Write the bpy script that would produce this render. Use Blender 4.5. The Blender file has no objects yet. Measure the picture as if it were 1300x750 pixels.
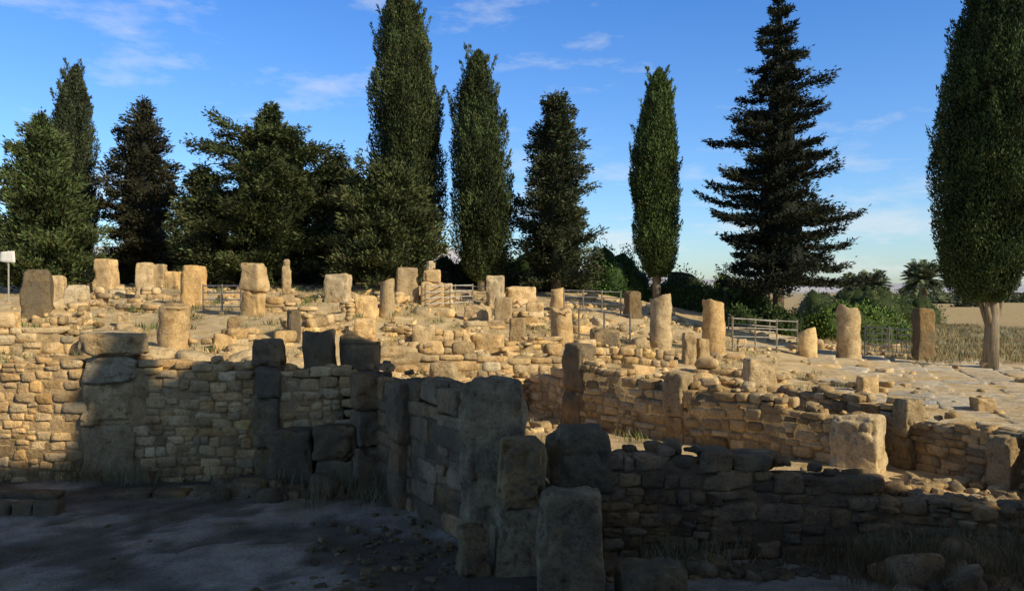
import bpy, math, numpy as np
from math import radians
rng = np.random.default_rng(7)
CAMZ = 4.0; F = 1011.0; HZ = 370.0
scene = bpy.context.scene

# ------------------------------------------------------------------ noise
def _h(ix, iy, iz, s):
    n = (ix*374761393 + iy*668265263 + iz*2147483647 + s*1274126177) & 0xffffffff
    n = ((n ^ (n >> 13)) * 1274126177) & 0xffffffff
    n = ((n ^ (n >> 16)) * 668265263) & 0xffffffff
    return ((n ^ (n >> 15)) & 0xffff) / 65535.0
def vnoise(P, seed=0):
    P = np.asarray(P, float)
    I = np.floor(P).astype(np.int64); f = P - I; f = f*f*(3-2*f)
    r = 0
    for dx in (0, 1):
        for dy in (0, 1):
            for dz in (0, 1):
                w = (f[:, 0] if dx else 1-f[:, 0])*(f[:, 1] if dy else 1-f[:, 1])*(f[:, 2] if dz else 1-f[:, 2])
                r = r + w*_h(I[:, 0]+dx, I[:, 1]+dy, I[:, 2]+dz, seed)
    return r
def fbm(P, seed=0, o=4):
    a = 0; w = .5; P = np.asarray(P, float)
    for i in range(o):
        a = a + w*(vnoise(P, seed+i)-.5); P = P*2.03; w *= .5
    return a

# ------------------------------------------------------------------ terrain
def sstep(t):
    t = np.clip(t, 0, 1); return t*t*(3-2*t)
def inpoly(x, y, poly):
    c = np.zeros(x.shape, bool); n = len(poly)
    for i in range(n):
        x1, y1 = poly[i]; x2, y2 = poly[(i+1) % n]
        if y1 == y2: continue
        cond = ((y1 > y) != (y2 > y)) & (x < (x2-x1)*(y-y1)/(y2-y1)+x1)
        c ^= cond
    return c
POLY_A = [(-60, -80), (60, -80), (60, 11), (9.8, 12), (5.5, 12.1), (0, 12.1), (-.2, 11.9), (-3.3, 17.2), (-60, 17.2)]
POLY_B = [(-3.3, 17.2), (-.2, 11.9), (0, 12.1), (5.5, 12.1), (7.3, 15.8), (1.75, 20.9), (.6, 23.4), (-3.4, 21)]
POLY_C = [(5.5, 12.1), (7.3, 15.8), (1.75, 20.9), (2.1, 22.6), (6.5, 20.6), (8.4, 16.5), (10, 13), (9.8, 12)]
ROADP = [(9.2, 15), (12, 14), (21, 29), (20, 35.5), (11, 36.5), (9.6, 27), (7.2, 21.4)]
def up(x, y):
    x = np.asarray(x, float); y = np.asarray(y, float)
    yl = np.clip(y, 10, 48)
    Lz = 2.2+.085*(yl-18) + np.clip(y-48, 0, 50)*.05
    Mz = 1.2+.118*(np.clip(y, 18, 46)-22)
    a = sstep((x+8)/8)
    z = Lz*(1-a)+Mz*a
    t = sstep((x-2)/(12+(np.clip(y, 18, 60)-20)*.3))
    z = z*(1-t)+1.0*t
    f = sstep((y-90)/250)
    z = z*(1-f)+1.0*f
    return z
def zg(x, y):
    x = np.atleast_1d(np.asarray(x, float)); y = np.atleast_1d(np.asarray(y, float))
    z = up(x, y)
    z = np.where(inpoly(x, y, POLY_A), 0.0 + .45*sstep((x-5)/3)*sstep((y-10.3)/1.8), z)
    z = np.where(inpoly(x, y, POLY_B), .5, z)
    z = np.where(inpoly(x, y, POLY_C), .42, z)
    return z
def zs(x, y): return float(zg(x, y)[0])
def hit(px, py):
    """distance survey: where a sight line at this bearing/depression meets the terrain"""
    d = np.arange(9, 110, .05)
    x = (px-650)/F*d; z = CAMZ-(py-HZ)/F*d
    g = up(x, d)
    k = np.nonzero(z <= g)[0]
    i = k[0] if len(k) else len(d)-1
    return x[i], d[i], g[i]

# ------------------------------------------------------------------ mesh buffers
def make_mesh(name, V, Fq, col=None, mats=(), midx=None, smooth=False):
    V = np.asarray(V, np.float32); Fq = np.asarray(Fq, np.int32)
    me = bpy.data.meshes.new(name)
    me.vertices.add(len(V)); me.vertices.foreach_set("co", V.ravel())
    k = Fq.shape[1]
    me.loops.add(Fq.size); me.loops.foreach_set("vertex_index", Fq.ravel())
    me.polygons.add(len(Fq))
    me.polygons.foreach_set("loop_start", np.arange(0, Fq.size, k, dtype=np.int32))
    me.polygons.foreach_set("loop_total", np.full(len(Fq), k, np.int32))
    if smooth: me.polygons.foreach_set("use_smooth", np.ones(len(Fq), bool))
    for m in mats: me.materials.append(m)
    if midx is not None: me.polygons.foreach_set("material_index", np.asarray(midx, np.int32))
    me.update(calc_edges=True); me.validate()
    if col is not None:
        at = me.color_attributes.new("tint", 'FLOAT_COLOR', 'POINT')
        c = np.ones((len(V), 4), np.float32); c[:, :3] = col
        at.data.foreach_set("color", c.ravel())
    ob = bpy.data.objects.new(name, me); scene.collection.objects.link(ob)
    return ob

class Buf:
    def __init__(s): s.V = []; s.F = []; s.C = []; s.M = []; s.n = 0
    def add(s, V, Fq, c, m=0):
        V = np.asarray(V, float)
        s.V.append(V); s.F.append(np.asarray(Fq)+s.n)
        c = np.asarray(c, float)
        if c.ndim == 1: c = np.tile(c, (len(V), 1))
        s.C.append(c); s.M.append(np.full(len(Fq), m)); s.n += len(V)
    def obj(s, name, mats, smooth=True):
        return make_mesh(name, np.concatenate(s.V), np.concatenate(s.F), np.concatenate(s.C), mats, np.concatenate(s.M), smooth)

_tc = {}
def cube_t(n):
    if n in _tc: return _tc[n]
    idx = {}; V = []; Q = []
    def vi(p):
        if p not in idx: idx[p] = len(V); V.append([2*c/n-1 for c in p])
        return idx[p]
    for ax in range(3):
        for side in (0, n):
            a, b = (ax+1) % 3, (ax+2) % 3
            for i in range(n):
                for j in range(n):
                    q = []
                    for (u, v) in ((i, j), (i+1, j), (i+1, j+1), (i, j+1)):
                        p = [0, 0, 0]; p[ax] = side; p[a] = u; p[b] = v; q.append(vi(tuple(p)))
                    Q.append(q if side else q[::-1])
    V = np.array(V)
    if n >= 4:
        V = np.sign(V)*np.abs(V)**.75
    _tc[n] = (V, np.array(Q)); return _tc[n]

STONE = np.array([.59, .43, .235])
def tint(base=STONE, v=.16, r=None):
    r = r or rng
    k = 1+r.normal(0, v)
    k = min(max(k, .45), 1.35)
    h = r.normal(0, .05)
    return np.clip(base*k*np.array([1+h, 1, 1-h*1.8]), .03, .75)

def stone(b, c, size, rot=0, k=7, cells=3, amp=.06, col=None, tilt=0, big=False):
    T, Q = cube_t(cells)
    nk = (np.abs(T)**k).sum(1)**(1/k)
    P = T/nk[:, None]
    hs = np.asarray(size)/2
    if big:
        W = P*hs
        N = P/np.linalg.norm(P, axis=1)[:, None]
        off = rng.uniform(0, 99, 3)
        d = fbm(W*2.0+off, 3, 6)*amp*3.6
        ed = np.sort(np.abs(T), axis=1)[:, 1]
        chip = np.clip(vnoise(W*3.1+off, 5)-.42, 0, 1)*sstep((ed-.55)/.45)*-.38*min(1, hs.min()*2.4)
        pit = np.clip(vnoise(W*9+off, 9)-.62, 0, 1)*-.19
        P = W+N*(d+pit+chip)[:, None]
        P[:, 0] *= 1-.08*rng.random()*(P[:, 2]/hs[2]); P[:, 1] *= 1-.05*rng.random()*(P[:, 2]/hs[2])
    else:
        ph = rng.uniform(0, 6.28, 6); w = rng.normal(0, 1.5, (3, 3))
        d = amp*(np.sin(P@w[0]+ph[0])+.7*np.sin(P@w[1]*1.7+ph[1])+.5*np.sin(P@w[2]*2.6+ph[2]))
        d = d+rng.normal(0, amp*.28, len(P))
        P = P*(1+d[:, None])
        P[:, 0] *= 1+rng.normal(0, .08)*P[:, 2]
        P[:, 2] *= 1+rng.normal(0, .10)*P[:, 0]
        P = P*hs
    if tilt:
        a = rng.normal(0, tilt); ca, sa = math.cos(a), math.sin(a)
        P = np.stack([P[:, 0]*ca-P[:, 2]*sa, P[:, 1], P[:, 0]*sa+P[:, 2]*ca], 1)
        a = rng.normal(0, tilt); ca, sa = math.cos(a), math.sin(a)
        P = np.stack([P[:, 0], P[:, 1]*ca-P[:, 2]*sa, P[:, 1]*sa+P[:, 2]*ca], 1)
    ca, sa = math.cos(rot), math.sin(rot)
    P = np.stack([P[:, 0]*ca-P[:, 1]*sa, P[:, 0]*sa+P[:, 1]*ca, P[:, 2]], 1)+np.asarray(c)
    b.add(P, Q, tint() if col is None else col)

def tube(b, pts, rad, seg=8, col=(.3, .3, .3), m=0, cap=True):
    pts = np.asarray(pts, float); n = len(pts)
    rad = np.full(n, rad) if np.isscalar(rad) else np.asarray(rad)
    V = []
    for i in range(n):
        t = pts[min(i+1, n-1)]-pts[max(i-1, 0)]; t = t/(np.linalg.norm(t)+1e-9)
        a = np.array([0, 0, 1.]) if abs(t[2]) < .9 else np.array([1., 0, 0])
        u = np.cross(t, a); u /= np.linalg.norm(u); v = np.cross(t, u)
        th = np.arange(seg)/seg*2*np.pi
        V.append(pts[i]+rad[i]*(np.cos(th)[:, None]*u+np.sin(th)[:, None]*v))
    V = np.concatenate(V)
    Q = [[i*seg+j, (i+1)*seg+j, (i+1)*seg+(j+1) % seg, i*seg+(j+1) % seg] for i in range(n-1) for j in range(seg)]
    if cap and seg % 2 == 0:
        for base in (0, (n-1)*seg):
            for j in range(1, seg-1, 2):
                q = [base, base+j, base+j+1, base+(j+2) % seg]
                if len(set(q)) == 4: Q.append(q)
    b.add(V, Q, col, m)

# ------------------------------------------------------------------ materials
def newmat(name):
    m = bpy.data.materials.new(name); m.use_nodes = True
    nt = m.node_tree; bs = nt.nodes["Principled BSDF"]
    bs.inputs["Roughness"].default_value = .93
    if "Specular IOR Level" in bs.inputs: bs.inputs["Specular IOR Level"].default_value = .12
    return m, nt, bs
def N(nt, t, **kw):
    n = nt.nodes.new(t)
    for k, v in kw.items(): setattr(n, k, v)
    return n
def noise(nt, co, scale, detail=6, rough=.6):
    n = N(nt, "ShaderNodeTexNoise"); n.inputs["Scale"].default_value = scale
    n.inputs["Detail"].default_value = detail; n.inputs["Roughness"].default_value = rough
    nt.links.new(co, n.inputs["Vector"]); return n.outputs["Fac"]
def ramp(nt, fac, stops):
    r = N(nt, "ShaderNodeValToRGB"); e = r.color_ramp.elements
    while len(e) < len(stops): e.new(.5)
    for el, (p, c) in zip(e, stops):
        el.position = p; el.color = (c, c, c, 1) if np.isscalar(c) else (*c, 1)
    nt.links.new(fac, r.inputs[0]); return r.outputs[0]
def mix(nt, a, b, fac, mode='MIX'):
    m = N(nt, "ShaderNodeMix", data_type='RGBA', blend_type=mode)
    for sock, v in ((m.inputs[0], fac), (m.inputs[6], a), (m.inputs[7], b)):
        if isinstance(v, (int, float)): sock.default_value = v
        elif isinstance(v, tuple): sock.default_value = (*v, 1)
        else: nt.links.new(v, sock)
    return m.outputs[2]
def bump(nt, bs, h, dist, strength=1.0, prev=None):
    b = N(nt, "ShaderNodeBump"); b.inputs["Distance"].default_value = dist; b.inputs["Strength"].default_value = strength
    nt.links.new(h, b.inputs["Height"])
    if prev is not None: nt.links.new(prev, b.inputs["Normal"])
    nt.links.new(b.outputs[0], bs.inputs["Normal"]); return b.outputs[0]

def stone_mat(name, lichen=.5, patch=(.46, .6)):
    m, nt, bs = newmat(name)
    co = N(nt, "ShaderNodeTexCoord").outputs["Object"]
    at = N(nt, "ShaderNodeAttribute", attribute_name="tint").outputs["Color"]
    n1 = noise(nt, co, 3.2, 5, .68); n2 = noise(nt, co, 17, 4, .75); n3 = noise(nt, co, 1.3, 4, .65)
    c = mix(nt, at, ramp(nt, n1, [(.3, (.66, .58, .47)), (.5, 1.0), (.72, 1.25)]), 1.0, 'MULTIPLY')
    c = mix(nt, c, ramp(nt, n2, [(.32, .45), (.48, 1.0), (.75, 1.25)]), .85, 'MULTIPLY')
    lf = ramp(nt, n3, [(patch[0], 0.0), (patch[1], 1.0)])
    lf2 = ramp(nt, n2, [(.40, 0.0), (.56, lichen)])
    lm = mix(nt, (0, 0, 0), lf2, lf)
    c = mix(nt, c, (.13, .115, .095), lm)
    g = N(nt, "ShaderNodeNewGeometry"); sx = N(nt, "ShaderNodeSeparateXYZ"); nt.links.new(g.outputs["Normal"], sx.inputs[0])
    upf = ramp(nt, sx.outputs[2], [(.45, 0.0), (.95, .4*lichen*lichen)])
    c = mix(nt, c, mix(nt, c, (.5, .51, .5), .999, 'MULTIPLY'), upf)
    nt.links.new(c, bs.inputs["Base Color"])
    p = bump(nt, bs, n1, .09, .8)
    bump(nt, bs, n2, .03, 1.0, p)
    return m
M_STONE = stone_mat("weathered_limestone", .3)
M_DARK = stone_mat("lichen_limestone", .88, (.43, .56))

m, nt, bs = newmat("dry_ground"); M_GROUND = m
co = N(nt, "ShaderNodeTexCoord").outputs["Object"]
at = N(nt, "ShaderNodeAttribute", attribute_name="tint").outputs["Color"]
n2 = noise(nt, co, 2.3, 6, .7); n3 = noise(nt, co, 24, 3, .7); n4 = noise(nt, co, .9, 4, .65)
c = mix(nt, at, ramp(nt, n2, [(.3, .68), (.5, 1.), (.7, 1.22)]), 1.0, 'MULTIPLY')
c = mix(nt, c, ramp(nt, n3, [(.3, .6), (.5, 1.), (.75, 1.3)]), .85, 'MULTIPLY')
c = mix(nt, c, mix(nt, c, (.78, .74, .58), .999, 'MULTIPLY'), ramp(nt, n4, [(.5, 0.), (.66, 1.)]))
nt.links.new(c, bs.inputs["Base Color"])
p = bump(nt, bs, n2, .08, .7); bump(nt, bs, n3, .03, .9, p)

m, nt, bs = newmat("foliage"); M_LEAF = m
at = N(nt, "ShaderNodeAttribute", attribute_name="tint").outputs["Color"]
nt.links.new(at, bs.inputs["Base Color"]); bs.inputs["Roughness"].default_value = .65
m, nt, bs = newmat("bark"); M_BARK = m
co = N(nt, "ShaderNodeTexCoord").outputs["Object"]
mp = N(nt, "ShaderNodeMapping"); mp.inputs["Scale"].default_value = (9, 9, 1.2); nt.links.new(co, mp.inputs[0])
nb = noise(nt, mp.outputs[0], 1.5, 6, .7)
at = N(nt, "ShaderNodeAttribute", attribute_name="tint").outputs["Color"]
nt.links.new(mix(nt, at, ramp(nt, nb, [(.3, .4), (.7, 1.3)]), 1., 'MULTIPLY'), bs.inputs["Base Color"]); bump(nt, bs, nb, .04, 1.)
def simple(name, scale, stops, rough=.9, metal=0):
    m, nt, bs = newmat(name); co = N(nt, "ShaderNodeTexCoord").outputs["Object"]
    nt.links.new(ramp(nt, noise(nt, co, scale, 7, .65), stops), bs.inputs["Base Color"]); bs.inputs["Roughness"].default_value = rough; bs.inputs["Metallic"].default_value = metal
    return m
M_METAL = simple("galvanised_metal", 6, [(.35, (.34, .31, .27)), (.6, (.58, .57, .54))], .5, .2)
M_PLAST = simple("plaster", 2, [(.3, (.34, .28, .20)), (.7, (.43, .36, .27))])
M_GLASS = simple("dark_glass", 1, [(.3, .03), (.7, .05)], .15)
M_HILL = simple("haze_tinted_rock", .004, [(.35, (.38, .40, .47)), (.65, (.50, .48, .50))])  # distance haze put into the rock colour as a pale bluish tint
M_WHITE = simple("white_paint", 8, [(.3, (.66, .63, .58)), (.7, (.8, .79, .76))])

# ------------------------------------------------------------------ ground sheet
def geo(a, b, n): return list(np.geomspace(a, b, n))
xs = np.array([-v for v in geo(42, 5000, 26)][::-1]+list(np.arange(-40, -20, .6))+list(np.arange(-20, 20, .16))+list(np.arange(20, 40, .6))+geo(42, 5000, 26))
ys = np.array(list(np.arange(-80, 8, 5))+list(np.arange(8, 27, .15))+list(np.arange(27, 60, .35))+geo(61, 6000, 60))
X, Y = np.meshgrid(xs, ys)
x = X.ravel(); y = Y.ravel(); z = zg(x, y)
P = np.stack([x, y, np.zeros_like(x)], 1)
nearw = np.clip(1-(y-60)/60, 0, 1)
court = inpoly(x, y, POLY_A) & (x < 5)
road = inpoly(x, y, ROADP)
amp = np.where(court, .035, np.where(road, .09, .18))
z = z+fbm(P*1.3, 11, 5)*amp*nearw + fbm(P*.22, 21, 3)*.25*nearw*(~court)*(y > 22)*(~road)
z = z + fbm(P*.03, 31, 3)*1.2*np.clip((y-120)/200, 0, 1)*.5
pn = fbm(P*.75, 41, 6)
scr = sstep((pn-.01)/.035)
z = z+court*scr*.03
V = np.stack([x, y, z], 1)
nx = len(xs); ny = len(ys)
ii, jj = np.meshgrid(np.arange(nx-1), np.arange(ny-1)); a = (jj*nx+ii).ravel()
Q = np.stack([a, a+1, a+nx+1, a+nx], 1)
col = np.tile(np.array([.58, .445, .265]), (len(x), 1))
fld = ((x > 17) & (y > 36)) | (y > 60)
col[fld] = [.45, .34, .18]
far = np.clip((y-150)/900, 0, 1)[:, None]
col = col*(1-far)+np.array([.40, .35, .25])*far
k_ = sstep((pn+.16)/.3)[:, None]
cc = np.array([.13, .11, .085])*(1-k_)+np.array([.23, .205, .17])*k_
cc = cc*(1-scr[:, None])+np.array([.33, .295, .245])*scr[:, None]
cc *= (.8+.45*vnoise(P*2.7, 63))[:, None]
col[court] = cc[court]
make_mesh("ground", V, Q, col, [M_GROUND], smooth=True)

# ------------------------------------------------------------------ walls
def wall(name, p0, p1, th, zb, zt, ch=.2, ln=(.22, .5), ragged=.18, cells=3, mat=None, base=STONE, amp=.045, k=9, bigblocks=(), seed=0, v=.16, crest=3.2):
    b = Buf()
    p0 = np.array(p0, float); p1 = np.array(p1, float); Lw = np.linalg.norm(p1-p0); u = (p1-p0)/Lw; nrm = np.array([-u[1], u[0]])
    rot = math.atan2(u[1], u[0])
    def prof(q, s):
        if np.isscalar(q): return q
        if np.isscalar(q[0]): return q[0]+(q[1]-q[0])*s
        return float(np.interp(s, [a for a, _ in q], [z for _, z in q]))
    off = rng.uniform(0, 100)
    def lim(s):
        xx = s*Lw
        nz = float(fbm(np.array([[xx*.9+off, 0, 0]]), seed, 3)[0])*2.2+float(fbm(np.array([[xx*2.8+off, 5, 0]]), seed, 2)[0])*1.2
        return prof(zt, s)+nz*ragged
    ns = max(4, int(Lw/.2))
    Vc = []
    for i in range(ns+1):
        s = i/ns; zz0 = prof(zb, s)-.3; zz1 = max(lim(s)-ch*.9, zz0+.1); o = th/2-.03
        c = p0+u*Lw*(.01+.98*s)
        for sg, zq in ((-1, zz0), (-1, zz1), (1, zz1), (1, zz0)):
            Vc.append([*(c+nrm*o*sg*(1+rng.normal(0, .02))), zq])
    Qc = []
    for i in range(ns):
        for j in range(4):
            Qc.append([i*4+j, i*4+(j+1) % 4, (i+1)*4+(j+1) % 4, (i+1)*4+j])
    Qc.append([0, 3, 2, 1]); Qc.append([ns*4, ns*4+1, ns*4+2, ns*4+3])
    b.add(Vc, Qc, base*.72)
    zlo = min(prof(zb, 0), prof(zb, 1), prof(zb, .5))-.05
    zhi = max(lim(s) for s in np.linspace(0, 1, 30))+.2
    wv = rng.uniform(0, 6.28); wa = ch*.32
    zc = zlo
    while zc < zhi:
        h = ch*rng.uniform(.65, 1.4)
        for sg in (-1, 1):
            xx = -rng.uniform(0, .2)
            while xx < Lw:
                l = rng.uniform(*ln)*(1.5 if rng.random() < .15 else 1)
                mid = xx+l/2
                s = min(max(mid/Lw, 0), 1)
                skip = any(a0-.02 < mid < a1+.02 for a0, a1 in bigblocks)
                if zc+h*.55 < lim(s) and zc+h > prof(zb, s)-.15 and not skip and mid < Lw+.1:
                    wob = wa*math.sin(mid*1.3+wv+zc)
                    two = h > ch*.95 and l < ln[0]*2 and rng.random() < .5
                    for (zo, hh) in (((-.25, h*.52), (.25, h*.5)) if two else ((0, h*rng.uniform(.8, 1.12)),)):
                        dpt = th*.5*rng.uniform(.9, 1.1)
                        c = p0+u*mid+nrm*sg*(th*.25+rng.normal(0, .018))
                        stone(b, (*c, zc+h/2+zo*h+wob+rng.normal(0, .015)), (l*1.01, dpt, hh), rot+rng.normal(0, .045), k*rng.uniform(.5, 1.2), cells, amp, tint(base, v))
                xx += l+.006
        zc += h
    for _ in range(int(Lw*crest)):
        s = rng.random(); c = p0+u*Lw*s+nrm*rng.uniform(-.3, .3)*th
        q = rng.uniform(.08, .26)
        stone(b, (*c, lim(s)-.02+q*.1), (q*1.4, q, q*.7), rng.uniform(0, 3), 6, 3, .1, tint(base*.95, v), tilt=.25)
    return b.obj(name, [mat or M_STONE])

def big(name, x, y, z0, w, d, h, rot=0, cells=14, k=14, amp=.04, mat=None, splits=(), base=STONE):
    b = Buf(); cuts = [0]+list(splits)+[1]
    for a, c in zip(cuts[:-1], cuts[1:]):
        hh = h*(c-a); jw = rng.uniform(.93, 1.04)
        stone(b, (x+rng.normal(0, .015), y+rng.normal(0, .015), z0+h*a+hh/2), (w*jw, d*jw, hh*1.02), rot+rng.normal(0, .03), k, cells, amp, tint(base, .08), big=True)
    return b.obj(name, [mat or M_STONE])

def column(name, x, y, z0, r, h, base=STONE, mat=None, drums=1):
    b = Buf(); seg = 28; z = z0-.12; tot = h+.12
    hs = rng.dirichlet(np.ones(drums)*6)*tot
    lx_, ly_ = rng.normal(0, .02, 2)
    for kx, hh in enumerate(hs):
        nr = max(6, int(hh/.08)); off = rng.uniform(0, 50, 3)
        th = np.arange(seg)/seg*2*np.pi; V = []
        prof = [0.0, .96]+[1.0]*(nr-4)+[.985, .93, .0]
        zz = [0, 0.005]+list(np.linspace(.03, hh-.06, nr-4))+[hh-.03, hh-.006, hh]
        last = kx == drums-1
        tl = rng.normal(0, .12, 2)
        for i, (pr, zq) in enumerate(zip(prof, zz)):
            rr = r*max(pr, .02)
            pt = np.stack([np.cos(th)*rr, np.sin(th)*rr, np.full(seg, zq)], 1)
            d = fbm(pt*2.6+off, 5, 5)*.18*(pr > .5)
            pt[:, :2] *= (1+d/r)[:, None]*(1.03-.06*zq/tot)
            if last and i >= len(prof)-4: pt[:, 2] += (fbm(pt*np.array([1.8, 1.8, 0])+off, 8, 3)*.6-.05)+pt[:, 0]*tl[0]+pt[:, 1]*tl[1]
            pt[:, 0] += lx_*zq; pt[:, 1] += ly_*zq
            V.append(pt)
        V = np.concatenate(V); n = len(prof)
        Qq = [[i*seg+j, i*seg+(j+1) % seg, (i+1)*seg+(j+1) % seg, (i+1)*seg+j] for i in range(n-1) for j in range(seg)]
        V += [x, y, z]
        b.add(V, Qq, tint(base, .08)); z += hh
    return b.obj(name, [mat or M_STONE])

LW = (-20, 17.05); LW1 = (-3.4, 17.05)
def lx(px): return (px-650)/F*16.8
wall("masonry_wall", LW, LW1, .6, 0, [(0, 2.5), (.55, 2.45), (.7, 2.55), (.8, 2.5), (.9, 2.4), (1, 2.3)], ch=.185, ln=(.16, .46), ragged=.14, cells=4, base=STONE*np.array([.98, .93, .88]),
     bigblocks=((lx(104)+20, lx(176)+20), (lx(322)+20, lx(356)+20)), v=.22)
big("stone_pier", lx(140), 17.0, -.1, 1.15, .72, 3.2, 0, splits=(.4, .68, .86), base=STONE*.85, cells=22)
big("stone_pier", lx(339), 17.0, -.1, .56, .7, 3.1, 0, splits=(.25, .6, .82), base=STONE*.5, mat=M_DARK)
column("stone_column", -4.12, 17.3, 1.2, .36, 1.95, mat=M_DARK, base=STONE*.42)
column("stone_column", -3.35, 17.45, 1.0, .44, 2.05, mat=M_DARK, base=STONE*.42)
big("stone_block", -4.45, 16.3, -.05, .85, .6, 1.25, .05, mat=M_DARK, base=STONE*.38, cells=18)
big("stone_block", -3.55, 16.2, -.05, .85, .6, 1.35, -.1, mat=M_DARK, base=STONE*.38, splits=(.5,), cells=18)
big("stone_block", -5.2, 15.7, -.05, .75, .5, .35, -.1, mat=M_DARK, base=STONE*.38)

SHADED_STONE = STONE*np.array([.54, .50, .50])  # foreground stone colour darkened to deepen the shade it stands in
wall("masonry_wall", (-3.1, 17.3), (-.45, 12.5), .55, 0, [(0, 2.4), (.3, 2.42), (.6, 2.3), (.85, 2.25), (1, 1.9)], ch=.30, ln=(.25, .95), ragged=.14, cells=9, mat=M_DARK, base=SHADED_STONE, amp=.035, k=11, v=.24)
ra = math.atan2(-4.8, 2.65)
big("stone_pier", -2.95, 16.2, -.1, .6, .62, 2.45, ra, mat=M_DARK, base=SHADED_STONE, splits=(.4, .7))
big("stone_pier", -1.98, 14.85, -.1, .62, .62, 2.42, ra, mat=M_DARK, base=SHADED_STONE, splits=(.55,))
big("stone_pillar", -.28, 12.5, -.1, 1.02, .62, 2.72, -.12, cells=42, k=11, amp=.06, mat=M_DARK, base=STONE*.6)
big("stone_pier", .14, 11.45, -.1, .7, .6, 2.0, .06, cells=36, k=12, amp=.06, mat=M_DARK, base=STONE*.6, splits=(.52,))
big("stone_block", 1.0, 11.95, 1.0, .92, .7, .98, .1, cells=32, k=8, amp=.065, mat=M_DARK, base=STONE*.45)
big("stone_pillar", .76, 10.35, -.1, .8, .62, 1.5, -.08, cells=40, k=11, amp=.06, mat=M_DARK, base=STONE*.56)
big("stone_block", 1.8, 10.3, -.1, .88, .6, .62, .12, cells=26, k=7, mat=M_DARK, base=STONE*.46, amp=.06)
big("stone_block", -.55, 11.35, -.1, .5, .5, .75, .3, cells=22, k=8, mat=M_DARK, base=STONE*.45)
wall("masonry_wall", (.5, 11.95), (3.1, 12.0), .6, 0, [(0, 1.1), (.3, 1.65), (1, 1.55)], ch=.18, ln=(.14, .42), ragged=.15, cells=6, mat=M_DARK, base=SHADED_STONE, amp=.06, k=7, v=.26)
wall("masonry_wall", (3.0, 12.0), (5.5, 12.3), .6, 0, [(0, 1.5), (.5, 1.35), (1, 1.1)], ch=.25, ln=(.2, .75), ragged=.2, cells=7, mat=M_DARK, base=SHADED_STONE, amp=.055, k=8, v=.26)
wall("masonry_wall", (5.3, 12.3), (9.6, 11.7), .8, .1, [(0, .95), (.4, .85), (1, .6)], ch=.2, ln=(.16, .5), ragged=.35, cells=5, mat=M_DARK, base=SHADED_STONE*1.25, amp=.08, k=7, v=.26)
wall("masonry_wall", (1.85, 20.7), (7.0, 15.95), .62, .4, [(0, 2.35), (.12, 2.15), (.4, 1.85), (.7, 1.72), (1, 1.45)], ch=.175, ln=(.16, .5), ragged=.12, cells=4, mat=M_STONE, base=STONE*.76, v=.22)
rm = math.atan2(-4.75, 5.15)
big("stone_pier", 1.75, 20.75, .3, .72, .66, 2.35, rm, base=STONE*.46, mat=M_DARK, splits=(.5,))
big("stone_pier", 3.95, 18.75, .3, .55, .7, 1.8, rm, base=STONE*.66, splits=(.45,))
big("stone_block", 6.95, 15.95, .3, .95, .85, 1.22, rm+.1, cells=26, base=STONE*.98)
wall("masonry_wall", (6.3, 20.6), (8.3, 16.5), .5, .4, [(0, 1.5), (.5, 1.6), (1, 1.55)], ch=.18, ragged=.18, cells=4, base=STONE*.76, v=.22)
wall("masonry_wall", (8.3, 16.5), (10.3, 12.4), .5, .4, [(0, 1.45), (1, 1.3)], ch=.18, ragged=.16, cells=4, base=STONE*.76, v=.22)
big("stone_pier", 8.15, 16.4, .3, .5, .5, 1.5, .3, base=STONE*.6, splits=(.5,))
big("stone_pier", 9.0, 14.4, .3, .6, .5, 1.1, .4, base=STONE*.62)
wall("masonry_wall", (-3.4, 21.1), (.6, 23.4), .5, .5, [(0, 1.75), (.5, 1.6), (1, 1.5)], ch=.19, ragged=.22)
wall("masonry_wall", (.6, 23.4), (1.7, 21.2), .5, .5, [(0, 1.5), (1, 1.9)], ch=.19, ragged=.15)
wall("masonry_wall", (2.0, 22.6), (6.5, 20.6), .5, .4, [(0, 1.8), (.4, 1.5), (1, 1.6)], ch=.19, ragged=.28)

def mw(px0, py0, px1, py1, hpx0, hpx1, th=.42, ch=.2, ragged=.3, base=STONE, ln=(.22, .6)):
    x0, d0, z0 = hit(px0, py0); x1, d1, z1 = hit(px1, py1)
    L = math.hypot(x1-x0, d1-d0)
    if L < .3: return
    base = base*rng.uniform(.82, 1.06)
    wall("low_stone_wall", (x0, d0), (x1, d1), th, (z0, z1), (z0+hpx0/F*d0, z1+hpx1/F*d1), ch=ch*rng.uniform(.85, 1.7), ln=(ln[0], ln[1]*rng.uniform(.8, 1.7)), ragged=ragged, base=base, crest=1.3)
for w in [(-40, 452, 108, 446, 44, 32), (-30, 410, 90, 408, 16, 8), (55, 384, 135, 386, 20, 16),
          (246, 447, 318, 440, 14, 10), (290, 444, 360, 436, 34, 14), (365, 428, 455, 416, 28, 14),
          (120, 392, 200, 396, 8, 10), (340, 398, 420, 400, 16, 8), (440, 402, 500, 398, 20, 14), (470, 462, 720, 478, 22, 32),
          (530, 436, 660, 440, 22, 12), (590, 416, 690, 414, 8, 12), (360, 380, 420, 382, 10, 8),
          (735, 456, 800, 446, 22, 12), (735, 458, 850, 468, 12, 16), (890, 474, 990, 488, 16, 14),
          (640, 452, 700, 440, 14, 8), (490, 420, 540, 434, 12, 12),
          (60, 436, 110, 402, 16, 8), (500, 382, 600, 380, 8, 6),
          (985, 474, 1130, 500, 7, 8), (180, 382, 250, 378, 12, 10)]:
    mw(*w)

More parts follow.
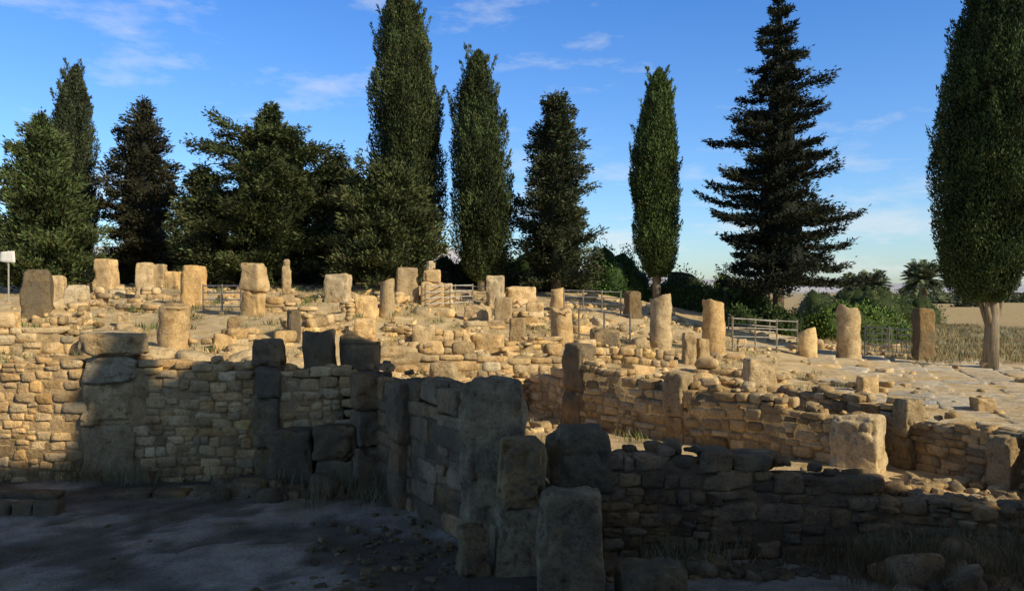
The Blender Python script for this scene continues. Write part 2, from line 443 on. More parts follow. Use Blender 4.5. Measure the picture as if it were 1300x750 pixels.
def pb(kind, x0, x1, yt, yb, name=None, base=STONE, mat=None, rot=None, df=.8, sp=()):
    x, d, z = hit((x0+x1)/2, yb)
    w = (x1-x0)/F*d; h = (yb-yt)/F*d
    if kind == 'c': column(name or "stone_column", x, d, z, w/2, h, base=base, mat=mat)
    else: big(name or ("stone_pillar" if h > w*1.3 else "stone_block"), x, d, z-.12, w, w*df, h+.12, rng.normal(0, .2) if rot is None else rot, cells=12, amp=.04, base=base, mat=mat, splits=sp)
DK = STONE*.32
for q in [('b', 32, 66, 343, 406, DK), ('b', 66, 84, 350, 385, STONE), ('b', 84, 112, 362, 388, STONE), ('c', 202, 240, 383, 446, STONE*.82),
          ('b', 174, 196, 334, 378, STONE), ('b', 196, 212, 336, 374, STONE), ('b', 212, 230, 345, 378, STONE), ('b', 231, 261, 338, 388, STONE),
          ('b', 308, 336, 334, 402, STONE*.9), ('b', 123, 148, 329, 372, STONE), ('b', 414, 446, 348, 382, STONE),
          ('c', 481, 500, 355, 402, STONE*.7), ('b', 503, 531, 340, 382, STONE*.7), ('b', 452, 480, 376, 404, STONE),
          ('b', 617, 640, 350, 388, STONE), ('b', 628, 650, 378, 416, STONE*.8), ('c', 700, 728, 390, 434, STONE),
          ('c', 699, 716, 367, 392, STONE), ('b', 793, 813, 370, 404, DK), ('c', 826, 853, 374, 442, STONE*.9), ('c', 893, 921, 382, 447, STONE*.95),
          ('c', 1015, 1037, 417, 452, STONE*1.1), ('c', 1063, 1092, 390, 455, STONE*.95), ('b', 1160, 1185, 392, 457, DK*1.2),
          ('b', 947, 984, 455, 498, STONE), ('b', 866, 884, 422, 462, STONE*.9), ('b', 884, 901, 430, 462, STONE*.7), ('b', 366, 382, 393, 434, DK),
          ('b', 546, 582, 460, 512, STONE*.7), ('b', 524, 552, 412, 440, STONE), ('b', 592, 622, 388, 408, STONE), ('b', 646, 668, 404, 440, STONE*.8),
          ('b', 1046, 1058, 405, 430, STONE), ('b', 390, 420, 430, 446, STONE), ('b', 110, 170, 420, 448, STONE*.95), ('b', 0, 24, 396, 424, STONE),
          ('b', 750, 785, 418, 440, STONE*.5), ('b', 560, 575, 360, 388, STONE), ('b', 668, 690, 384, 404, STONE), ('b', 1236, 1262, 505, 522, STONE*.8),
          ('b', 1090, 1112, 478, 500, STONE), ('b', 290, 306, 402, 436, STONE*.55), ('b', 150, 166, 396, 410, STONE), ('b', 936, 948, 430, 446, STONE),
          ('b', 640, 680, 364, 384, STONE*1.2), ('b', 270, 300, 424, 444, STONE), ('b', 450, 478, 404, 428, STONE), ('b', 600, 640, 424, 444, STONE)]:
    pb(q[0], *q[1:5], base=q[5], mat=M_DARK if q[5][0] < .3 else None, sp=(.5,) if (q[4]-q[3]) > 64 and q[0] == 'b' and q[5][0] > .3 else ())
x, d, z = hit(549, 388)
b = Buf()
stone(b, (x, d, z+.5), (1.05, .7, 1.2), .1, 12, 12, .04, tint(STONE*1.05, .05), big=True)
stone(b, (x-.02, d, z+1.35), (.8, .6, .62), .05, 12, 12, .04, tint(STONE*1.05, .05), big=True)
stone(b, (x-.08, d, z+1.85), (.42, .4, .5), .2, 3, 12, .05, tint(STONE*1.05, .05), big=True)
b.obj("carved_stone_stele", [M_STONE])
x, d, z = hit(364, 384)
b = Buf()
stone(b, (x, d, z+.15), (.62, .5, .36), .1, 9, 8, .03, STONE*.8, big=True)
stone(b, (x, d, z+.95), (.4, .34, 1.3), .1, 5, 9, .03, STONE*.8, big=True)
stone(b, (x, d, z+1.66), (.27, .27, .34), 0, 3.4, 8, .03, STONE*.8, big=True)
b.obj("eroded_statue", [M_STONE])

# ---- loose rubble
b = Buf()
cnt = 0
while cnt < 2000:
    x = rng.uniform(-22, 20); y = 17.8+rng.random()**1.3*26
    if abs(x) > y*.68: continue
    if inpoly(np.array([x]), np.array([y]), ROADP)[0] and rng.random() < .9: continue
    if float(vnoise([[x*.5, y*.5, 3]])[0]) < .47: continue
    q = rng.uniform(.06, .22)*(2.8 if rng.random() < .09 else 1)
    stone(b, (x, y, zs(x, y)+q*.1), (q*1.5, q*1.1, q*.75), rng.uniform(0, 3.1), rng.uniform(4, 9), 2 if q < .18 else 4, .1, tint(STONE, .2), tilt=.2); cnt += 1
b.obj("rubble", [M_STONE])
b = Buf()
def scat(n, fx, fy, q0, q1, base):
    for _ in range(n):
        x = fx(); y = fy(); q = rng.uniform(q0, q1)*(1.8 if rng.random() < .07 else 1)
        stone(b, (x, y, zs(x, y)+q*.15), (q*1.5, q*1.1, q*.75), rng.uniform(0, 3.1), rng.uniform(4, 9), 4, .11, tint(base, .2), tilt=.25)
scat(520, lambda: rng.uniform(5.2, 9.6), lambda: rng.uniform(10.2, 12.9), .06, .34, SHADED_STONE*1.2)
scat(150, lambda: rng.normal(-1.6, .8), lambda: rng.normal(12.2, 1.2), .03, .12, STONE*.45)
scat(90, lambda: rng.uniform(-11, 5), lambda: rng.uniform(10.5, 16), .02, .07, STONE*.45)
scat(70, lambda: rng.uniform(-6.2, -3), lambda: rng.uniform(15.2, 16.6), .08, .3, STONE*.42)
scat(160, lambda: rng.uniform(.5, 5), lambda: rng.uniform(11.0, 11.7), .05, .2, STONE*.45)
scat(140, lambda: rng.uniform(5.5, 9.5), lambda: rng.uniform(12.8, 15), .08, .25, STONE*.9)
scat(140, lambda: rng.uniform(-2.4, .2), lambda: rng.uniform(17.5, 22), .06, .25, STONE*.9)
b.obj("rubble", [M_DARK])
b = Buf(); xx = -12
while xx < -5.2:
    l = rng.uniform(.5, 1.2)
    if rng.random() < .9: stone(b, (xx+l/2, 15.55+.06*(xx+8)+rng.normal(0, .02), .0), (l, .4, .26), rng.normal(0, .03), 10, 7, .05, tint(STONE*.42, .12), tilt=.02)
    xx += l+.02
xx = -11
while xx < -8.5:
    l = rng.uniform(.3, .5); stone(b, (xx+l/2, 14.3+rng.normal(0, .04), .05), (l, .35, .36), rng.normal(0, .12), 8, 6, .06, tint(STONE*.42, .1), tilt=.05); xx += l+.03
b.obj("stone_kerb", [M_DARK])

# ---- paved road: worn irregular flags
b = Buf()
uu = np.array([.33, .944]); vv = np.array([.944, -.33]); o = np.array([9., 15.])
r_ = -3.
while r_ < 16:
    rw = rng.uniform(.7, 1.4); t_ = -6.-rng.random()*1.5
    while t_ < 26:
        l = rng.uniform(.6, 2.1); c = o+uu*(t_+l/2)+vv*(r_+rw/2+rng.normal(0, .10))
        if inpoly(np.array([c[0]]), np.array([c[1]]), ROADP)[0] and rng.random() < .9:
            w_ = rw*rng.uniform(.85, 1.1)
            stone(b, (c[0], c[1], zs(*c)-.115+rng.normal(0, .012)), (l*1.0, w_, .28), math.atan2(uu[1], uu[0])+rng.normal(0, .08), rng.uniform(7, 14), 8, .03, tint(np.array([.58, .48, .34]), .07))
        t_ += l
    r_ += rw*.97
b.obj("paved_road", [M_STONE])

# ------------------------------------------------------------------ railings
def rail(name, px0, py0, px1, py1, hpx, bars=4, posts=4, verts=0):
    x0, d0, z0 = hit(px0, py0); x1, d1, z1 = hit(px1, py1)
    h = hpx/F*(d0+d1)/2; b = Buf(); A = np.array([x0, d0, z0]); B = np.array([x1, d1, z1])
    for i in range(posts):
        p = A+(B-A)*i/(posts-1); tube(b, [p-[0, 0, .1], p+[0, 0, h*1.04]], .035, 8, (1, 1, 1))
    for i in range(bars):
        zz = h*(.2+.78*i/(bars-1)); tube(b, [A+[0, 0, zz], B+[0, 0, zz]], .025, 6, (1, 1, 1))
    for i in range(verts):
        p = A+(B-A)*(i+.5)/verts; tube(b, [p+[0, 0, h*.2], p+[0, 0, h*.98]], .014, 6, (1, 1, 1))
    b.obj(name, [M_METAL])
rail("metal_railing", 930, 447, 1012, 448, 42, 4, 4)
rail("metal_railing", 925, 422, 1000, 426, 18, 3, 4)
rail("metal_gate", 1098, 452, 1160, 456, 38, 5, 3, 10)
rail("metal_railing", 716, 398, 788, 400, 30, 4, 4)
rail("metal_railing", 258, 396, 306, 396, 34, 4, 3)
rail("metal_railing", 578, 384, 622, 386, 22, 3, 3)
rail("metal_railing", 735, 432, 800, 440, 40, 2, 3)
rail("metal_gate", 540, 392, 600, 388, 28, 4, 3)

# ------------------------------------------------------------------ vegetation
def leaves(b, P, D, L, W, col, r, var=.35, m=1):
    n = len(P)
    D = D/np.linalg.norm(D, axis=1)[:, None]
    R = r.normal(size=(n, 3)); S = np.cross(D, R); S /= np.linalg.norm(S, axis=1)[:, None]+1e-9
    l = L*r.uniform(.6, 1.35, n)[:, None]; w = W*r.uniform(.6, 1.3, n)[:, None]
    V = np.empty((n, 4, 3)); V[:, 0] = P; V[:, 1] = P+D*l*.45+S*w*.5; V[:, 2] = P+D*l; V[:, 3] = P+D*l*.45-S*w*.5
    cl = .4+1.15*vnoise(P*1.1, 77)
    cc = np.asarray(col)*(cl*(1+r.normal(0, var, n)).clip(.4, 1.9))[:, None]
    cc[:, 0] *= 1+r.normal(0, .12, n)
    b.add(V.reshape(-1, 3), np.arange(4*n).reshape(-1, 4), np.repeat(cc.clip(.008, .3), 4, 0), m)

def cypress(name, x, y, zb, ztop, R, c0=.04, n=38000, seed=0, col=(.06, .085, .028), lump=.3, peak=.35, trunk=.22, low=.25, L=.19, W=.06, plumes=1., tp=(.9, .62, .34, .14)):
    r = np.random.default_rng(seed); H = ztop-zb; b = Buf()
    tube(b, [(x+.05*math.sin(i*2+seed), y, zb-.2+i*(H*.8)/6) for i in range(7)], np.linspace(trunk, .04, 7), 10, (.30, .25, .18), 0)
    for j in range(5):
        a = r.uniform(0, 6.28); z0 = zb+H*c0*.5
        tube(b, [(x, y, z0), (x+math.cos(a)*R*.2, y+math.sin(a)*R*.2, z0+H*.07), (x+math.cos(a)*R*.4, y+math.sin(a)*R*.4, z0+H*.2)], [trunk*.45, trunk*.3, .03], 6, (.27, .22, .15), 0)
    def prof(t): return np.interp(t, [0, .04, .13, peak, .6, .8, .92, .98, 1], [low, .6, .86, 1, *tp, .02])
    def rad(th, t):
        z = t*H
        q = np.stack([np.cos(th)*1.4+seed, np.sin(th)*1.4, z*.28], 1)
        q2 = np.stack([np.cos(th)*3+seed, np.sin(th)*3, z*.9], 1)
        return R*prof(t)*(1+lump*(vnoise(q, seed)*2-1)+lump*.8*(vnoise(q2, seed+3)*2-1))
    def cen(t): return x+.12*R*np.sin(t*5+seed), y+.12*R*np.cos(t*4+seed)
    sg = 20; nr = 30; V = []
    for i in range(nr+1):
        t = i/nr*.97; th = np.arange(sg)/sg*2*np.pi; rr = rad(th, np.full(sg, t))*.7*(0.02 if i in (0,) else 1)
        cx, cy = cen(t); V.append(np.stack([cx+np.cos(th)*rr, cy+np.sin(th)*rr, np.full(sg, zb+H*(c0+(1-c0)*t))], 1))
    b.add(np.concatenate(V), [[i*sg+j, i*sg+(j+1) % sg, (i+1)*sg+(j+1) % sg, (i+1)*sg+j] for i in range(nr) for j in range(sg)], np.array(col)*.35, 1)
    t = r.random(n*2); keep = r.random(n*2) < (prof(t)*.85+.15); t = t[keep][:n]; n = len(t)
    th = r.uniform(0, 2*np.pi, n); rr = rad(th, t)*(r.uniform(.66, 1.03, n))
    cx, cy = cen(t)
    P = np.stack([cx+np.cos(th)*rr, cy+np.sin(th)*rr, zb+H*(c0+(1-c0)*t)], 1)
    D = np.stack([np.cos(th)*.4, np.sin(th)*.4, np.full(n, .9)], 1)+r.normal(0, .42, (n, 3))
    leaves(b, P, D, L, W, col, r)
    for _ in range(int(90*H/13*plumes)):
        tt = r.random()**.8*.97; a = r.uniform(0, 6.28); r0 = rad(np.array([a]), np.array([tt]))[0]*.9
        m_ = 90; s = r.random(m_); ln = r.uniform(.4, 1.3)*(.6+.4*R/2)
        cx, cy = cen(tt)
        bx = cx+math.cos(a)*(r0+s*ln*.34)+r.normal(0, .10, m_)*(1-s*.7); by = cy+math.sin(a)*(r0+s*ln*.34)+r.normal(0, .10, m_)*(1-s*.7)
        P = np.stack([bx, by, zb+H*(c0+(1-c0)*tt)+s*ln], 1)
        D = np.stack([np.full(m_, math.cos(a)*.3), np.full(m_, math.sin(a)*.3), np.ones(m_)], 1)+r.normal(0, .35, (m_, 3))
        leaves(b, P, D, L, W, np.array(col)*1.3, r)
    return b.obj(name, [M_BARK, M_LEAF], smooth=False)

def conifer(name, x, y, zb, ztop, R, prof, nb=180, c0=.1, rise=.25, droop=.35, dens=105, pad=.16, seed=0, col=(.05, .068, .032), core=.0, vert=.12, L=.24, W=.085, trunk=.3, lean=0, up_=.25, var=.3, lvar=(.55, 1.12), tpow=1.05, tip=.0):
    r = np.random.default_rng(seed); H = ztop-zb; b = Buf()
    px_, pv_ = zip(*prof)
    tube(b, [(x+lean*i/6, y, zb-.2+i*(H*.97)/6) for i in range(7)], np.linspace(trunk, .03, 7), 10, (.18, .14, .10), 0)
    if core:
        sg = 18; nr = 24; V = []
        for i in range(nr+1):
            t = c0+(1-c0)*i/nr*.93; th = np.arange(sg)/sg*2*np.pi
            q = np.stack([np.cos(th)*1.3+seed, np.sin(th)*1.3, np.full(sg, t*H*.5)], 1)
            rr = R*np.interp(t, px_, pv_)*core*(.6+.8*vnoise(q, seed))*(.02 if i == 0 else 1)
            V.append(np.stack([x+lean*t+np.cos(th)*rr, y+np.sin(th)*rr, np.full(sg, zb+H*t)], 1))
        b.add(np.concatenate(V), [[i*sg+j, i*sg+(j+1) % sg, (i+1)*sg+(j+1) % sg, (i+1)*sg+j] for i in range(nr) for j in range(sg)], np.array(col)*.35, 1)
    az = r.uniform(0, 6)
    PP = []; DD = []
    for i in range(nb):
        t = c0+(1-c0)*((i+.5)/nb)**tpow+r.normal(0, .008); t = min(t, .985)
        az += 2.399+r.normal(0, .35)
        Lb = R*float(np.interp(t, px_, pv_))*r.uniform(*lvar)
        if r.random() < .1: Lb *= 1.22
        if Lb < .12: Lb = .12
        rs = rise*(.6+.8*t)+r.normal(0, .11); dr = droop*r.uniform(.7, 1.2)
        o = np.array([math.cos(az), math.sin(az)]); lt = np.array([-o[1], o[0]])
        def path(s): return Lb*s, Lb*(rs*s-dr*s*s+(dr*.45+tip)*s**4)
        pts = []
        for s in (0, .35, .7, .97):
            a_, c_ = path(s); pts.append((x+lean*t+o[0]*a_, y+o[1]*a_, zb+H*t+c_))
        tube(b, pts, [max(.02, .02*Lb+.012), .014*Lb+.01, .008*Lb+.006, .006], 5, (.12, .09, .06), 0, cap=False)
        m_ = int(dens*(Lb+.35*Lb*Lb*pad*2)+25)
        s = r.random(m_)**.75*1.02; s = np.clip(s+.04, .1, 1.04)
        tw = r.integers(0, 9+int(Lb*4), m_); rt = np.random.default_rng(seed*1000+i)
        toff = rt.normal(0, 1, 60)[tw % 60]; ts = rt.random(60)[tw % 60]
        s = np.clip(ts**.75*.7+.3*s+r.normal(0, .035, m_), .08, 1.04)
        lw = pad*Lb*(1.1-.75*s)+.10
        la = toff*lw*.8+r.normal(0, .22, m_)*lw
        a_, c_ = path(s)
        vz = r.normal(0, vert, m_)-.12*np.abs(la)
        PP.append(np.stack([x+lean*t+o[0]*a_+lt[0]*la, y+o[1]*a_+lt[1]*la, zb+H*t+c_+vz], 1))
        DD.append(np.stack([o[0]*.7+lt[0]*np.sign(la)*.45, o[1]*.7+lt[1]*np.sign(la)*.45, np.full(m_, up_)], 1)+r.normal(0, .4, (m_, 3)))
    P = np.concatenate(PP); D = np.concatenate(DD)
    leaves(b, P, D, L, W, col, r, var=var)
    m_ = 200; s = r.random(m_)
    P = np.stack([x+lean+r.normal(0, .1, m_)*(1.2-s), y+r.normal(0, .1, m_)*(1.2-s), ztop-1.3+s*1.3], 1)
    leaves(b, P, np.array([0, 0, 1.])+r.normal(0, .45, (m_, 3)), L, W, col, r)
    return b.obj(name, [M_BARK, M_LEAF], smooth=False)

def bush(name, lobes, col, n=1500, seed=0, L=.17, W=.09):
    r = np.random.default_rng(seed); b = Buf()
    for (cx, cy, cz, rx, rz) in lobes:
        D = r.normal(size=(n, 3)); D /= np.linalg.norm(D, axis=1)[:, None]; D[:, 2] = np.abs(D[:, 2])*.95-.15
        q = 1+.55*(vnoise(D*2.2+cx, seed)-.5)
        rad = r.uniform(.5, 1.0, n)*q
        P = np.stack([cx+D[:, 0]*rx*rad, cy+D[:, 1]*rx*rad, cz+D[:, 2]*rz*rad], 1)
        leaves(b, P, D+[0, 0, .4]+r.normal(0, .6, (n, 3)), L, W, np.array(col)*r.uniform(.75, 1.25), r, m=1)
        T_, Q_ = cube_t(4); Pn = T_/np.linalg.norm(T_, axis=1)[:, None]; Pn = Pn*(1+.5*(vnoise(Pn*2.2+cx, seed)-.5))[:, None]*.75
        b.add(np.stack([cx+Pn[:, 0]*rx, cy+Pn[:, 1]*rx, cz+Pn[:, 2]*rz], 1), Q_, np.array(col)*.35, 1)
        for _ in range(3):
            a = r.uniform(0, 6.28); tube(b, [(cx, cy, cz-.1), (cx+math.cos(a)*rx*.5, cy+math.sin(a)*rx*.5, cz+rz*.6)], [.05, .015], 5, (.15, .11, .08), 0, cap=False)
    return b.obj(name, [M_BARK, M_LEAF], smooth=False)

def tx(px, d): return (px-650)/F*d
def tz(py, d): return CAMZ+(HZ-py)/F*d
G1 = (.055, .07, .025); G2 = (.05, .06, .027); G3 = (.072, .095, .034)
FIR = [(0, .3), (.09, .85), (.15, 1), (.22, .9), (.36, .82), (.5, .68), (.62, .60), (.72, .46), (.80, .35), (.9, .2), (1, .02)]
DOME = [(0, .6), (.15, .95), (.4, 1), (.65, .8), (.85, .5), (1, .12)]
WIDE = [(0, .7), (.2, .95), (.45, 1), (.66, .9), (.78, .74), (.85, .26), (.93, .16), (1, .05)]
def T(fn, name, px, ytop, d, hw, **kw):
    x = tx(px, d); zb = zs(x, d); return fn(name, x, d, zb, tz(ytop, d), hw/F*d, **kw)
T(conifer, "conifer_tree", 52, 150, 39, 74, prof=[(0, .6), (.1, .95), (.2, 1), (.45, .8), (.7, .52), (.85, .3), (1, .03)], nb=170, c0=.03, pad=.26, vert=.18, seed=1, col=G3, core=.42, rise=.45, droop=.3, up_=.6, lvar=(.42, 1.2))
T(cypress, "cypress_tree", 94, 84, 47, 27, seed=2, col=(.046, .057, .029))
T(conifer, "pine_tree", 182, 130, 45, 64, prof=[(0, .6), (.2, 1), (.5, .85), (.75, .7), (.85, .5), (.92, .25), (1, .05)], nb=105, c0=.03, pad=.22, vert=.14, seed=3, col=(.05, .05, .027), core=.34, rise=.35, lvar=(.45, 1.15))
T(conifer, "cedar_tree", 345, 134, 42, 106, prof=WIDE, nb=135, c0=.03, pad=.2, vert=.14, seed=4, col=G1, core=.38, rise=.3, droop=.25, lvar=(.45, 1.15))
T(conifer, "conifer_tree", 258, 215, 41, 44, prof=DOME, nb=80, c0=.03, pad=.3, vert=.2, seed=14, col=(.062, .072, .03), core=.45, rise=.4)
T(conifer, "conifer_tree", 425, 200, 43, 58, prof=DOME, nb=90, c0=.03, pad=.26, vert=.18, seed=15, col=G2, core=.45, rise=.4)
T(conifer, "conifer_tree", 490, 210, 40, 82, prof=DOME, nb=145, c0=.10, pad=.24, vert=.16, seed=5, col=(.072, .086, .033), core=.42, rise=.4, up_=.5, lvar=(.45, 1.15))
T(cypress, "cypress_tree", 515, -26, 46, 47, seed=6, n=58000, col=G1, peak=.42, lump=.22)
T(cypress, "cypress_tree", 610, 66, 45, 34, seed=7, n=38000, lump=.38, col=(.052, .07, .026))
T(conifer, "conifer_tree", 706, 122, 45, 60, prof=[(0, .7), (.15, 1), (.4, .9), (.65, .7), (.82, .6), (.93, .42), (1, .1)], nb=140, c0=.06, pad=.24, vert=.15, seed=8, col=(.056, .068, .033), core=.42, rise=.35, lvar=(.5, 1.15))
T(cypress, "cypress_tree", 834, 88, 46, 29, seed=9, n=36000, c0=.11, col=(.066, .096, .028), lump=.14, peak=.4, trunk=.26, plumes=.7, low=.35, tp=(.94, .72, .42, .18))
T(conifer, "fir_tree", 988, -8, 44.5, 110, prof=FIR, nb=185, c0=.13, pad=.18, vert=.09, seed=10, col=(.034, .042, .027), core=.24, rise=.20, droop=.36, trunk=.34, lvar=(.48, 1.14), tip=.12, dens=120)
T(cypress, "cypress_tree", 1259, -46, 31.3, 62, seed=11, n=105000, c0=.16, col=(.048, .071, .024), lump=.18, peak=.42, trunk=.30, low=.3, L=.15, W=.05, plumes=1.2, tp=(.96, .74, .42, .16))

def hedge(name, p0, p1, d, n, top0, top1, col, seed, rx=1.4, nl=1200):
    r = np.random.default_rng(seed); lb = []
    for i in range(n):
        px = p0+(p1-p0)*(i+r.random())/n; dd = d+r.uniform(-1.5, 2); x = tx(px, dd); z = zs(x, dd)
        h = max(.5, tz(r.uniform(top0, top1), dd)-z)
        lb.append((x, dd, z, rx*r.uniform(.7, 1.2), h))
    return bush(name, lb, col, nl, seed)
hedge("shrubbery", 110, 560, 47, 18, 300, 335, (.05, .062, .028), 31, 1.9)
hedge("shrubbery", 560, 700, 50, 12, 300, 330, (.085, .13, .036), 32, 1.7, 2200)
hedge("shrubbery", 745, 805, 48, 9, 285, 345, (.075, .15, .038), 33, 1.5, 2200)
hedge("shrubbery", 800, 965, 50, 16, 328, 362, (.09, .135, .038), 34, 1.6, 2000)
hedge("shrubbery", 930, 1010, 43, 8, 372, 395, (.07, .11, .034), 35, 1.0)
hedge("shrubbery", 1035, 1140, 46, 14, 372, 398, (.12, .19, .04), 36, 1.3, 2200)
hedge("shrubbery", 1030, 1180, 75, 14, 352, 375, (.10, .14, .045), 37, 2.6, 2000)
hedge("shrubbery", -30, 40, 52, 6, 290, 320, (.085, .10, .04), 38, 2.0)
hedge("shrubbery", 640, 780, 47, 8, 335, 355, (.07, .095, .038), 39, 1.2)
r = np.random.default_rng(50)
lb = []
for i in range(34):
    d = r.uniform(150, 420); px = r.uniform(1040, 1330); x = tx(px, d); lb.append((x, d, 1.0, r.uniform(2, 6), r.uniform(1.5, 4)))
bush("distant_trees", lb, (.10, .11, .065), 500, 51, L=.9, W=.5)
def palm(px, d, h, R, seed):
    r = np.random.default_rng(seed); b = Buf(); x = tx(px, d); z = zs(x, d)
    tube(b, [(x, d, z), (x+.2, d, z+h*.5), (x, d, z+h)], [.45, .35, .35], 8, (.2, .16, .11), 0)
    for i in range(120):
        a = r.uniform(0, 6.28); el = r.uniform(-.7, 1.45); pts = []
        Rr = R*r.uniform(.75, 1.05)
        for s in np.linspace(0, 1, 6):
            rr = Rr*s*math.cos(el*.8); zz = z+h+Rr*(math.sin(el)*s-.35*s*s*math.cos(el))
            pts.append((x+math.cos(a)*rr, d+math.sin(a)*rr, zz))
        pts = np.array(pts); tube(b, pts, .06, 4, (.14, .17, .08), 1, cap=False)
        s = r.random(90); P = np.stack([np.interp(s, np.linspace(0, 1, 6), pts[:, k]) for k in range(3)], 1)
        sd = r.choice([-1, 1], 90)
        D = np.stack([-math.sin(a)*sd+math.cos(a)*.9, math.cos(a)*sd+math.sin(a)*.9, np.full(90, .1)], 1)
        leaves(b, P, D, R*.2, .17, (.16, .19, .10), r)
    b.obj("palm_tree", [M_BARK, M_LEAF], smooth=False)
palm(1172, 110, 4.5, 3.1, 60); palm(1108, 125, 3.9, 2.8, 61); palm(1082, 140, 3.9, 2.6, 62)

def grass(name, pts, h, col, seed, w=.008, nblade=26, spread=.14):
    r = np.random.default_rng(seed); pts = np.asarray(pts); n = len(pts)*nblade
    P = np.repeat(pts, nblade, 0)+np.concatenate([r.normal(0, spread, (n, 2)), np.zeros((n, 1))], 1)
    D = np.concatenate([r.normal(0, .35, (n, 2)), np.ones((n, 1))], 1)
    b = Buf(); leaves(b, P, D, h, w, col, r, m=0); b.obj(name, [M_LEAF], smooth=False)
r = np.random.default_rng(70)
def gp(fx, fy, n):
    o = []
    for _ in range(n):
        x = fx(); y = fy(); o.append((x, y, zs(x, y)))
    return o
STRAW = (.33, .255, .12)
grass("dry_grass", gp(lambda: r.normal(6.1, .9), lambda: r.uniform(10.4, 11.8), 90)+gp(lambda: r.uniform(2, 6), lambda: r.uniform(11.2, 11.6), 30)+gp(lambda: r.normal(-3, .6), lambda: r.uniform(14.5, 16), 30)+gp(lambda: r.uniform(-11, -4), lambda: r.uniform(16.4, 16.65), 40), .5, (.28, .21, .11), 71, w=.010)
grass("dry_grass", gp(lambda: r.uniform(-18, 10), lambda: r.uniform(18, 42), 520), .26, STRAW, 72, w=.014)
grass("dry_grass", gp(lambda: r.uniform(17, 40), lambda: r.uniform(33, 70), 1500), .3, (.34, .255, .13), 73, w=.03, spread=.3)
grass("green_weeds", gp(lambda: r.uniform(-16, 4), lambda: r.uniform(18, 40), 90), .26, (.11, .14, .045), 74, w=.03)

d = 34.; x = tx(11, d); z = zs(x, d)
b = Buf(); tube(b, [(x, d, z), (x, d, tz(318, d))], .035, 8, (1, 1, 1))
stone(b, (x, d-.06, tz(326, d)), (.62, .04, .46), 0, 30, 4, .0, np.array([.8, .8, .8])); b.obj("information_sign", [M_WHITE])

# ------------------------------------------------------------------ hills
hx = np.linspace(-4500, 4500, 260); rows = 14; V = []
for j in range(rows):
    f = j/(rows-1)
    hgt = np.interp(hx/3200*F+650, [-700, 0, 300, 560, 700, 870, 1050, 1200, 1400, 2200], [150, 190, 170, 190, 110, 60, 38, 48, 22, 60])
    nn = fbm(np.stack([hx*.0022, np.full_like(hx, f*1.6), np.zeros_like(hx)], 1), 91, 5)
    env = math.sin(f*math.pi*.5)
    V.append(np.stack([hx, np.full_like(hx, 2500+f*900)+nn*200, hgt*env*(1+nn*.9)-2], 1))
n = len(hx)
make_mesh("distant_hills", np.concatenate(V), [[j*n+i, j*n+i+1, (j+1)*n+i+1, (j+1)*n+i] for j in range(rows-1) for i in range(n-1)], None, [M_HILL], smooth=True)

# ------------------------------------------------------------------ unseen building and cypress behind the viewpoint, added to cast the foreground shade
def box(name, x0, x1, y0, y1, z0, z1, mat, parent):
    V = [(x0, y0, z0), (x1, y0, z0), (x1, y1, z0), (x0, y1, z0), (x0, y0, z1), (x1, y0, z1), (x1, y1, z1), (x0, y1, z1)]
    o = make_mesh(name, V, [[0, 3, 2, 1], [4, 5, 6, 7], [0, 1, 5, 4], [1, 2, 6, 5], [2, 3, 7, 6], [3, 0, 4, 7]], None, [mat]); o.parent = parent
shade_bld = bpy.data.objects.new("shade_building", None); scene.collection.objects.link(shade_bld)
box("shade_main_wing", -2, 24.4, -14, -2, -.1, 19.2, M_PLAST, shade_bld)  # unseen; height set so its shade reaches the left wall's foot
box("shade_side_wing", 24.403, 50, -14, -2.01, -.1, 15.3, M_PLAST, shade_bld)  # unseen; kept lower so sun reaches the walls on the right
box("shade_tower", 19.8, 23.8, -9, -2.02, 19.203, 22.5, M_PLAST, shade_bld)  # unseen; added to shade the wall corner and diagonal wall
box("terrace", -8, 9, -1.99, .9, -.1, 2.35, M_PLAST, shade_bld)
for i in range(8):
    for j in range(4):
        box("window", 0+i*2.9, 1.2+i*2.9, -1.99, -1.94, 3.0+j*3.8, 4.9+j*3.8, M_GLASS, shade_bld)
cypress("cypress_tree", 14.6, -.5, 0, 20.7, 1.25, seed=21, n=12000, L=.3, W=.12, plumes=.3)  # unseen tree, placed and sized so its shadow falls on the left pier

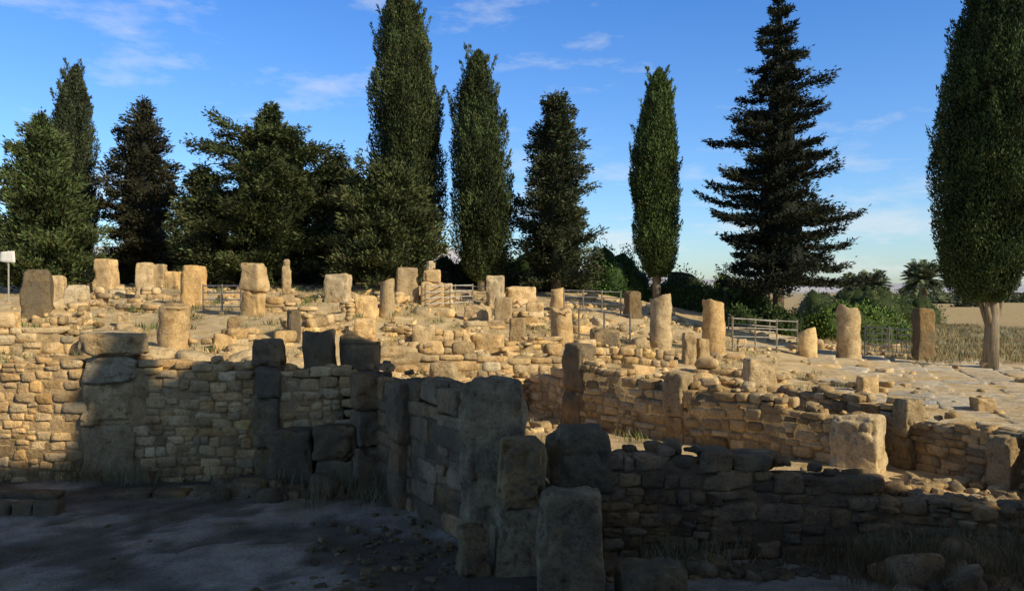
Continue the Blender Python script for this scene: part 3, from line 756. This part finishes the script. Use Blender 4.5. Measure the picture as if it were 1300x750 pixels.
# ------------------------------------------------------------------ light
el = radians(31); hxv, hyv = .8, -.6; az = math.atan2(hxv, hyv)
S = np.array([hxv*math.cos(el), hyv*math.cos(el), math.sin(el)])
sun = bpy.data.lights.new("sun", 'SUN'); sun.energy = 5.0; sun.angle = radians(.5); sun.color = (1, .86, .60)
so = bpy.data.objects.new("sun", sun); scene.collection.objects.link(so)
import mathutils
so.rotation_euler = mathutils.Vector(S).to_track_quat('Z', 'Y').to_euler()
w = bpy.data.worlds.new("World"); scene.world = w; w.use_nodes = True
nt = w.node_tree; bg = nt.nodes["Background"]
sky = N(nt, "ShaderNodeTexSky", sky_type='NISHITA'); sky.sun_disc = False; sky.sun_elevation = el; sky.sun_rotation = az
sky.dust_density = .6; sky.air_density = 1.0; sky.ozone_density = 2.0
tc = N(nt, "ShaderNodeTexCoord").outputs["Generated"]
sz = N(nt, "ShaderNodeSeparateXYZ"); nt.links.new(tc, sz.inputs[0])
grad = ramp(nt, sz.outputs[2], [(0.0, (1.15, 1.33, 1.5)), (.12, (.88, 1.25, 1.7)), (.34, (.58, 1.10, 1.8)), (.55, (.62, .62, .62))])
c = mix(nt, sky.outputs[0], grad, 1.0, 'MULTIPLY')
mp = N(nt, "ShaderNodeMapping"); mp.inputs["Scale"].default_value = (1, 1, 3.2); mp.inputs["Rotation"].default_value = (0, .25, 0); mp.inputs["Location"].default_value = (.35, 0, .2); nt.links.new(tc, mp.inputs[0])
n1 = noise(nt, mp.outputs[0], 4.2, 7, .62)
f = ramp(nt, n1, [(.54, 0.0), (.80, .8)])
c = mix(nt, c, (7.4, 7.7, 8.0), f)
mp2 = N(nt, "ShaderNodeMapping"); mp2.inputs["Scale"].default_value = (1, 1, 4.5); mp2.inputs["Location"].default_value = (1.7, .4, .9); nt.links.new(tc, mp2.inputs[0])
n2 = noise(nt, mp2.outputs[0], 7.5, 7, .6)
low = ramp(nt, sz.outputs[2], [(.0, .5), (.06, 1.0), (.14, .5), (.19, 0.0)])
f2 = mix(nt, (0, 0, 0), ramp(nt, n2, [(.52, 0.0), (.68, .7)]), low)
c = mix(nt, c, (7.6, 7.8, 8.0), f2)
nt.links.new(c, bg.inputs[0]); bg.inputs[1].default_value = .11

cam = bpy.data.cameras.new("camera"); cam.lens = 28; cam.sensor_width = 36; cam.clip_end = 20000
co_ = bpy.data.objects.new("camera", cam); scene.collection.objects.link(co_)
co_.location = (0, 0, CAMZ); co_.rotation_euler = (radians(89.72), 0, 0)
scene.camera = co_
scene.view_settings.view_transform = 'Standard'; scene.view_settings.look = 'None'; scene.view_settings.exposure = 0
